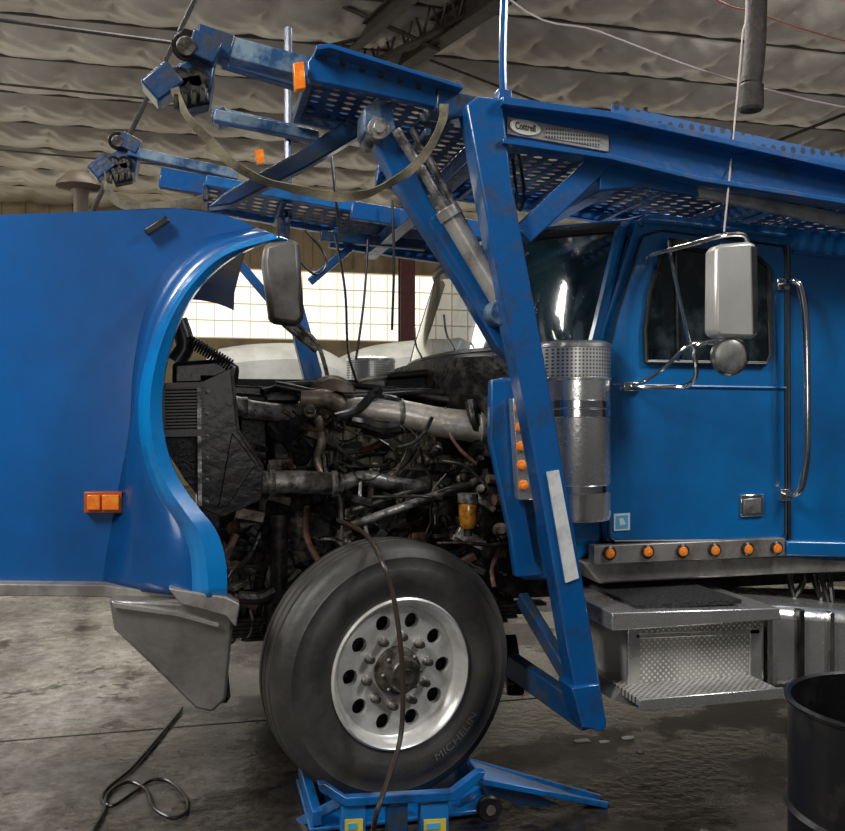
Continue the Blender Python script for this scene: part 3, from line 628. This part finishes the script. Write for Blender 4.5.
hp(PP([(503,96),(610,111),(845,165),(1150,234),(1150,240),(845,171),(610,118),(503,104)],3.34,.12),'deck_rail_flange',HB,.003)
hp(PP([(503,138),(610,154),(700,176),(845,199),(1150,258),(1150,263),(845,204),(700,181),(610,159),(503,143)],3.36,.1),'deck_rail_flange',HB,.003)
hp(PP([(612,104),(845,155),(1000,190),(1000,207),(845,170),(612,118)],3.46,.008),'wheel_guide',grid_holes(nmat('punched_blue_guide',(.003,.09,.28),.35),(0,2),.05,.06,.26,'col',(.004,.012,.03)),0)
hp(tube([W(694,190,3.5),W(845,222,3.5),W(1000,255,3.5)],.032,14,False),'deck_crossover_tube',nmat('grey_primer_tube',(.36,.37,.37),.4,.3,(.18,.19,.2),6),0)
hp(PP([(600,158),(694,178),(700,196),(640,186),(600,190)],3.44,.04),'deck_gusset',HB,.004)
def deck(xa,ya,xb,yb,Ya,Yb,name='perforated_deck'):
    a=W(xa,ya,Ya);b=W(xb,yb,Ya)
    return hp(prism([V((a.x,Ya,a.z)),V((b.x,Ya,b.z)),V((b.x,Yb,b.z)),V((a.x,Yb,a.z))],(0,0,-.006)),name,PERF,0)
deck(420,118,1150,250,3.48,4.35)
def sec(p,q,Y,dz0,w,h,name='deck_beam',m=HB):
    a=W(*p,3.45);b=W(*q,3.45); a.y=b.y=Y; a.z+=dz0;b.z+=dz0; return hp(beam(a,b,w,h),name,m)
sec((420,118),(1150,250),4.35,.0,.05,.10); sec((420,118),(1150,250),5.1,.0,.05,.10)
sec((420,118),(1150,250),5.95,.0,.06,.12)
a=W(420,118,3.45);b=W(1150,250,3.45)
hp(prism([V((a.x,5.1,a.z)),V((b.x,5.1,b.z)),V((b.x,5.95,b.z)),V((a.x,5.95,a.z))],(0,0,-.006)),'perforated_deck',PERF,0)
for (x,y) in ((488,128),(640,150),(800,180),(1000,220)):
    p=W(x,y,3.45); hp(beam((p.x,3.45,p.z-.06),(p.x,6.0,p.z-.06),.08,.08),'cross_member',HB)
for i in range(6):
    t=i/5; p=W(430,122,3.45).lerp(W(845,196,3.45),t); hp(beam((p.x,3.48,p.z-.03),(p.x,4.35,p.z-.03),.025,.03),'deck_joist',HBD,.003)
pl=fin(PP([(507,116),(609,135),(609,152),(507,134)],3.412,.008),'maker_plate',ALD,head,label='long dull metal maker plate with oval lettered emblem',bevel=.003)
o=W(525,127.5,3.409); sl=(W(609,143,3.4)-W(507,125,3.4)).normalized()
fin(prism([o+sl*(math.cos(t)*.066)+V((0,0,math.sin(t)*.030)) for t in [i*math.pi/14 for i in range(28)]],(0,-.003,0)),'oval_emblem',LBL,pl)
tv,tf=textgeo('Cottrell',.038,.0008)
fin(([o+V((0,-.005,0))+sl*(p.x*.72)+V((0,0,p.y)) for p in tv],tf),'plate_lettering',DTX,pl)
fin(PP([(545,126.5),(600,137.5),(600,147),(545,137)],3.409,.004),'printed_label',DOTL,pl)
hp(tube([W(504,104,3.46),W(503,50,3.46),W(506,-40,3.46)],.016,10),'deck_pole',HB,0); hp(G().add(bx(W(503,100,3.46),(.06,.06,.07))),'pole_socket',HB)
hp(tube([W(645,122,3.5),W(645,108,3.5)],.012,8,False),'deck_pin',BLP,0)
# front near ramp
hp(PP([(307,62),(318,46),(330,44),(463,86),(460,104),(440,108),(330,84),(309,80)],3.46,.05),'ramp_side_rail',HB)
hp(PP([(316,45),(330,43),(464,85),(463,89),(330,48),(316,50)],3.38,.12),'ramp_rail_flange',HB,.003)
a=W(311,66,3.5);b=W(460,100,3.5)
hp(prism([V((a.x,3.48,a.z)),V((b.x,3.48,b.z)),V((b.x,4.05,b.z)),V((a.x,4.05,a.z))],(0,0,-.006)),'perforated_ramp',PERF,0)
hp(beam((a.x,4.05,a.z),(b.x,4.05,b.z),.04,.09),'ramp_inner_rail',HBD)
for i in range(3):
    p=a.lerp(b,i/2); hp(beam((p.x,3.5,p.z-.03),(p.x,4.05,p.z-.03),.03,.04),'ramp_joist',HBD,.003)
for i in range(7):
    p=W(324+i*19,58+i*5.7,3.46); hp(cyl(p-V((0,.002,0)),p+V((0,.12,0)),.014,None,10),'ramp_roller',BLP,0)
hp(G().add(PP([(438,88),(478,96),(480,112),(450,120),(436,108)],3.44,.3)),'hinge_bracket',HBD)
hp(beam(W(228,50,3.55),W(312,72,3.55),.08,.085),'ramp_arm',HBG)
hp(beam(W(222,60,3.95),W(300,84,3.95),.06,.06),'ramp_arm',HBD)
hp(beam(W(214,116,4.1),W(318,138,4.1),.06,.05),'ramp_arm',HBG)
fin(PP([(293,63),(304,61),(306,88),(295,90)],3.42,.04),'marker_light',AMB,head,label='rectangular amber marker lamp',bevel=.004)
def endchunk(ox,oy,sc,Y):
    f_=lambda x,y,Yo=0:W(ox+x*sc,oy+y*sc,Y+Yo)
    hp(G().add(prism([f_(0,0),f_(28,-18),f_(44,-6),f_(40,22),f_(16,30),f_(2,20)],(0,.25,0))),'winch_housing',HBD,.01)
    for dx in (8,24): 
        p=f_(dx,12,-.03); hp(G().add(lathe([(0,-.02),(.05,-.02),(.05,0),(.03,.02),(0,.02)],p,(0,-1,0),18)),'winch_wheel',BLK,.0)
    hp(G().add(cyl(f_(14,-22,-.02),f_(14,-22,.3),.055)),'winch_drum',BLK,.006)
    hp(G().add(cyl(f_(14,-22,-.06),f_(14,-22,-.02),.035)),'winch_shaft',GREY,.004)
    hp(beam(f_(18,-24),f_(46,-10),.1,.09),'winch_arm',HBD)
    hp(beam(f_(-22,28),f_(4,8),.12,.1),'wheel_stop',HBD,.01); hp(beam(f_(6,30),f_(34,24),.1,.12),'wheel_stop',BLK,.01)
    for k in range(4): 
        p=f_(4+k*9,34-k*2,-.05); hp(G().add(bx(p,(.018,.03,.05))),'stop_tooth',BLK,.002)
endchunk(172,68,1.0,3.5)
hp(beam(W(196,40,3.55),W(232,52,3.55),.09,.1),'ramp_arm',HBD)
hp(PP([(358,112),(372,120),(366,132),(305,168),(232,204),(208,207),(222,194),(296,152)],4.0,.09),'lift_arm',HBD,.008)
hp(beam(W(300,95,4.0),W(362,124,4.0),.05,.04),'lift_arm_link',HBD)
Yq=5.75
endchunk(108,156,.68,Yq)
hp(beam(W(128,152,Yq),W(238,176,Yq),.08,.06),'ramp_arm',HBG); hp(beam(W(160,178,Yq),W(238,192,Yq),.07,.12),'ramp_arm',HB)
hp(beam(W(212,114,Yq),W(310,136,Yq),.08,.08),'ramp_arm',HBG); hp(beam(W(228,116,Yq),W(215,122,Yq),.1,.1),'ramp_arm_end',HBD)
a=W(205,208,6.0);b=W(470,254,6.0); Yi=5.3
ai=V((a.x,Yi,a.z)); bi=V((b.x,Yi,b.z))
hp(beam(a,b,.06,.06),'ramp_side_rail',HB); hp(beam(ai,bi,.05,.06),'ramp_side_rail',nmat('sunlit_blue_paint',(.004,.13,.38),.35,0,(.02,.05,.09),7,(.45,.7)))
hp(prism([ai,bi,b,a],(0,0,-.006)),'perforated_ramp',grid_holes(nmat('perforated_far_ramp',(.010,.06,.18),.45,.1),(0,1),.09,.10,.36,'alpha'),0)
for i in range(5):
    t=i/4; p=a.lerp(b,t); hp(beam((p.x,Yi,p.z-.03),(p.x,6.0,p.z-.03),.03,.03),'ramp_joist',HBD,.003)
fin(PP([(255,150),(263,149),(265,162),(257,163)],5.6,.04),'marker_light',AMB,head)
hp(PP([(284,290),(300,292),(322,372),(322,385),(306,385),(296,345)],5.6,.1),'diagonal_strut',HB)
hp(beam(W(238,262,5.6),W(284,316,5.6),.06,.05),'diagonal_strut',HB); hp(beam(W(310,282,5.6),W(352,246,5.6),.05,.05),'ramp_stay',HB)
hp(tube([W(288,28,5.8),W(288,220,5.8)],.025,8,False),'far_pole',HBD,0); hp(tube([W(282,175,5.7),W(284,240,5.7)],.04,8,False),'far_pole',HBD,0)
hp(beam(W(320,236,5.5),W(425,246,5.5),.06,.06),'far_cross_beam',HBD)
for pts in ([(512,150,3.6),(516,190,3.55),(520,210,3.55),(524,190,3.6),(518,150,3.7)],[(508,160,3.7),(500,185,3.65),(510,215,3.6)],[(335,235,5.4),(345,290,5.4),(348,350,5.4),(356,380,5.4)],[(368,240,5.4),(364,300,5.4),(356,360,5.4)],[(392,200,5.0),(394,260,5.0),(392,330,5.0)],[(305,230,5.3),(322,250,5.3),(326,265,5.3),(316,275,5.3),(300,262,5.3)],[(330,140,4.4),(336,200,4.4),(340,235,4.4)]):
    hp(tube([W(*q) for q in pts],.008,8),'hydraulic_hose',HOSE,0)
# ================= separate things
fin(ribbon([W(*q) for q in ((174,88,3.44),(178,98,3.44),(190,120,3.42),(212,143,3.44),(232,163,3.43),(262,180,3.44),(300,190,3.44),(338,197,3.44),(366,194,3.42),(388,184,3.42),(408,172,3.40),(426,153,3.41),(436,136,3.41),(443,118,3.41),(444,104,3.41))],.036,((1,-.2,.2),(.4,-1,.4),(0,-.3,1),(0,-1,.5),(0,-.2,1),(-.2,-1,.5),(-.6,-.2,1),(-1,-.8,.3),(-1,.4,.2))),'cargo_strap',STR,label='drooping khaki webbing tie-down strap hung from the ramp',category='strap')
fin(ribbon([W(*q) for q in ((104,172,5.7),(108,190,5.7),(128,206,5.7),(190,202,5.6),(235,185,5.6))],.05,((0,-.5,1),(0,-.3,1))),'cargo_strap',STR,label='khaki webbing strap slung under the far ramp end',category='strap')
fin(tube([W(*q) for q in ((338,520,4.0),(352,526,3.85),(368,537,3.65),(382,562,3.46),(392,590,3.43),(400,640,3.41),(403,690,3.41),(400,740,3.39),(386,785,3.22),(376,815,3.15))]+[FLR(368,850,.015),FLR(340,880,.012)],.010,10),'air_hose',nmat('brown_black_hose',(.04,.028,.021),.4),label='dark rubber air hose draped over the front tyre',category='hose')
fin(tube([FLR(x,y,.012) for x,y in ((182,708),(176,716),(158,738),(132,768),(110,786),(102,798),(112,806),(134,792),(152,780),(170,782),(186,798),(186,812),(172,818),(154,808),(146,790),(128,782),(108,794),(104,812),(94,830),(88,850))],.008,10),'air_hose',HOSE,label='black hose coiled loosely on the concrete floor',category='hose')
for (x,y,w_,d_) in ((582,741,.05,.025),(604,742,.03,.02),(628,738,.045,.02),(640,752,.02,.02)):
    p=FLR(x,y); pts=[p+V((math.cos(t)*w_*random.uniform(.7,1.1),math.sin(t)*d_*random.uniform(.7,1.2),0)) for t in [i*math.pi/4 for i in range(8)]]
    fin(prism(pts,(0,0,.004)),'paper_scrap',WHT2,label='small pale crumpled scrap lying on the floor',category='scrap',group='scraps on the floor')
dc=V((1.83,2.02,0)); R=.29; Z=.87
g=G().add(lathe([(0,.01),(R*.98,.01),(R,0),(R,.28),(R+.012,.29),(R,.30),(R,.57),(R+.012,.58),(R,.59),(R,Z-.01),(R+.008,Z-.008),(R+.01,Z),(R,Z+.006),(R-.008,Z),(R-.006,Z-.01),(R-.006,.05),(0,.05)],dc,(0,0,1),64))
fin(g,'oil_drum',nmat('black_drum_paint',(.013,.013,.014),.35,.3,(.05,.045,.04),8,(.55,.75),.15,10),label='open-topped black steel drum standing on the floor',category='drum')
# wheel ramp
dl=empty('wheel_ramp',(.8,3.6,0),'low blue steel wheel ramp holding up the front tyre','ramp')
fin(box((.42,3.5,.015),(1.2,4.0,.034)),'platform',RWH,dl,bevel=.006)
fin(PP([(318,784),(325,784),(346,798),(452,792),(478,772),(486,772),(484,777),(458,801),(345,807),(320,792)],3.30,.04),'front_rail',RWH,dl,bevel=.004)
for k,(x0_,x1_) in enumerate(((342,366),(388,408),(421,449))):
    b=fin(PP([(x0_,805),(x1_,802),(x1_,838),(x0_,838)],3.31,.06),'rail_foot',HBD if k==1 else nmat('label_blue',(.01,.17,.48),.4),dl,bevel=.005)
    if k!=1:
        fin(PP([(x0_+3,820),(x1_-3,819),(x1_-3,834),(x0_+3,835)],3.306,.006),'warning_label',YEL,b)
        fin(PP([(x0_+6,824),(x1_-9,823),(x1_-9,829),(x0_+6,830)],3.303,.004),'label_print',LBB,b)
a0=W(482,777,3.48); b0=W(606,806,3.48); b0.z=max(b0.z,.006)
fin(prism([a0,b0,b0+V((0,.05,0)),a0+V((0,.20,0))],(0,0,-.012)),'exit_ramp_plate',RWH,dl,bevel=.003)
fin(beam(a0+V((0,-.012,-.012)),b0+V((0,-.012,.004)),.02,.024),'exit_ramp_lip',RWH,dl,bevel=.003)
fin(beam(a0+V((0,.205,-.01)),b0+V((0,.06,.004)),.02,.024),'exit_ramp_lip',RWH,dl,bevel=.003)
fin(PP([(478,780),(530,794),(560,805),(540,808),(515,806),(508,800),(474,794)],3.49,.03),'exit_ramp_side',HBD,dl,bevel=.004)
p=W(489,808,3.4)
fin(lathe([(0,-.02),(.03,-.02),(.045,-.018),(.052,-.01),(.052,.01),(.045,.018),(.03,.02),(0,.02)],p,(0,-1,0),24),'caster_wheel',BLP,dl); fin(cyl(p-V((0,.025,0)),p+V((0,.06,0)),.02),'caster_hub',ALD,dl)
fin(beam(W(455,802,3.4),W(478,790,3.5),.04,.04),'pivot_arm',RWH,dl,bevel=.005)
fin(beam(W(298,824,3.7),W(345,800,3.4),.05,.04),'rear_arm',RWH,dl,bevel=.005); fin(beam((.45,3.5,.07),(.45,4.0,.07),.04,.06),'chock_bar',RWH,dl,bevel=.005); fin(beam((1.17,3.5,.07),(1.17,4.0,.07),.04,.06),'chock_bar',RWH,dl,bevel=.005)
# white truck behind
wt=empty('white_truck',(3.2,10,0),'white parked truck behind the engine bay','truck')
def hump(pl,Y,D,name):
    rows=[]
    P=[W(x,y,Y) for x,y in pl]
    for (dy,dz_) in ((-.02,-1.2),(0,-.45),(.06,-.2),(.22,-.06),(.5,.0),(D-.2,.0),(D,-.2)):
        rows.append([p+V((0,dy-.2,dz_)) for p in resamp(cr(P,6),26)])
    fin(loft(rows),name,WHT,wt,solid=.02)
hump([(196,440),(205,362),(230,346),(300,342),(338,354),(356,376),(360,440)],9.7,1.9,'hood')
hump([(338,440),(350,362),(372,346),(420,339),(450,338),(480,346),(492,440)],10.0,1.6,'fairing')
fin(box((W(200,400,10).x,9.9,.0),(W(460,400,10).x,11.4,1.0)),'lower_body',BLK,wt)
p=W(81,186,10)
fin(lathe([(0,.13),(.15,.12),(.24,.03),(.25,-.015),(.1,-.045),(.075,-.09),(.075,-p.z),(0,-p.z)],p,(0,0,1),24),'exhaust_stack',nmat('brown_stack_metal',(.10,.075,.055),.5,.3),label='brown exhaust stack with a mushroom rain cap',category='exhaust stack')
pts=[W(757,-200,6.5),W(757,-60,6.5),W(756,20,6.5),W(754,60,6.5),W(751,84,6.5)]; pts[0].z=6.75
g=G().add(tube(pts,.085,20)).add(lathe([(.085,0),(.10,-.02),(.10,-.2),(.085,-.22),(.0,-.2)],W(751,84,6.5),(0,0,1),24))
fin(g,'exhaust_extraction_hose',nmat('dark_duct_fabric',(.03,.024,.02),.7,0,(.06,.045,.035),10,bump=.5,bscale=25),label='dark extraction duct hanging from the roof',category='duct')
q0=W(300,-90,7); q0.z=6.6; q1=W(1300,40,7); q1.z=6.6
fin(tube([q0,W(505,-4,7),W(600,32,7),W(720,76,7),W(860,110,7),W(1000,120,7),q1],.009,6),'overhead_cable',CABW,label='pale cable strung across under the roof',category='cable')
q0=W(500,-120,7.6); q0.z=6.6; q1=W(1300,0,7.6); q1.z=6.6
fin(tube([q0,W(700,-10,7.6),W(760,14,7.6),W(860,44,7.6),W(1000,60,7.6),q1],.008,6),'overhead_cable',REDC,label='faded red cable strung under the roof',category='cable')
q0=W(752,-200,3.6); q0.z=6.7
fin(tube([q0,W(748,-60,3.6),W(742,40,3.55),W(733,140,3.45),W(724,232,3.30)],.004,6),'hanging_cable',CABW,label='thin cable hanging from the roof to the mirror',category='cable')
# ================= light
def area(loc,tgt,size,e,col=(1,1,1),sy=None):
    l=bpy.data.lights.new('a','AREA'); l.energy=e; l.size=size; l.color=col
    if sy: l.shape='RECTANGLE'; l.size_y=sy
    o=bpy.data.objects.new('area_lamp',l); bpy.context.scene.collection.objects.link(o); o.location=loc
    o.rotation_euler=(V(tgt)-V(loc)).to_track_quat('-Z','Y').to_euler()
area((-3.4,.5,5.7),(.8,4,1.6),.9,345,(1,.98,.95),2.2)
area((5.2,.5,5.8),(2.6,4,1.6),.8,225,(.95,.97,1),1.8)
area((.3,-1.8,2.0),(.8,4,1.2),1.4,20,(1,.97,.94),.7)  # unseen fill added behind the camera to lift the engine bay
area((2,8.5,6.2),(1.6,6,2),7,400,(1,.97,.92),1.0)  # unseen strip added to rim-light the truck's top edges
area((-6.5,8.5,6.0),(-4.5,7.5,0),2.6,400,(1,.98,.95))  # unseen light added to brighten the floor on the left
area((-6,11,2.0),(-3,13.5,6.5),5,165,(1,.97,.92),4)  # unseen uplight added to brighten the ceiling
area((9,10,2.5),(8,11.5,6.5),5,70,(1,.95,.9),4)  # second unseen uplight added for the ceiling, further right
w=bpy.data.worlds.new('w'); bpy.context.scene.world=w; w.use_nodes=True; w.node_tree.nodes['Background'].inputs[0].default_value=(.85,.9,1,1); w.node_tree.nodes['Background'].inputs[1].default_value=.065
bpy.context.scene.view_settings.view_transform='Standard'
cam=bpy.data.cameras.new('camera'); co=bpy.data.objects.new('camera',cam); bpy.context.scene.collection.objects.link(co)
co.location=(0,0,CH); co.rotation_euler=(math.radians(90),0,-TH); cam.sensor_width=36; cam.lens=36*F/845; cam.clip_start=.05
bpy.context.scene.camera=co
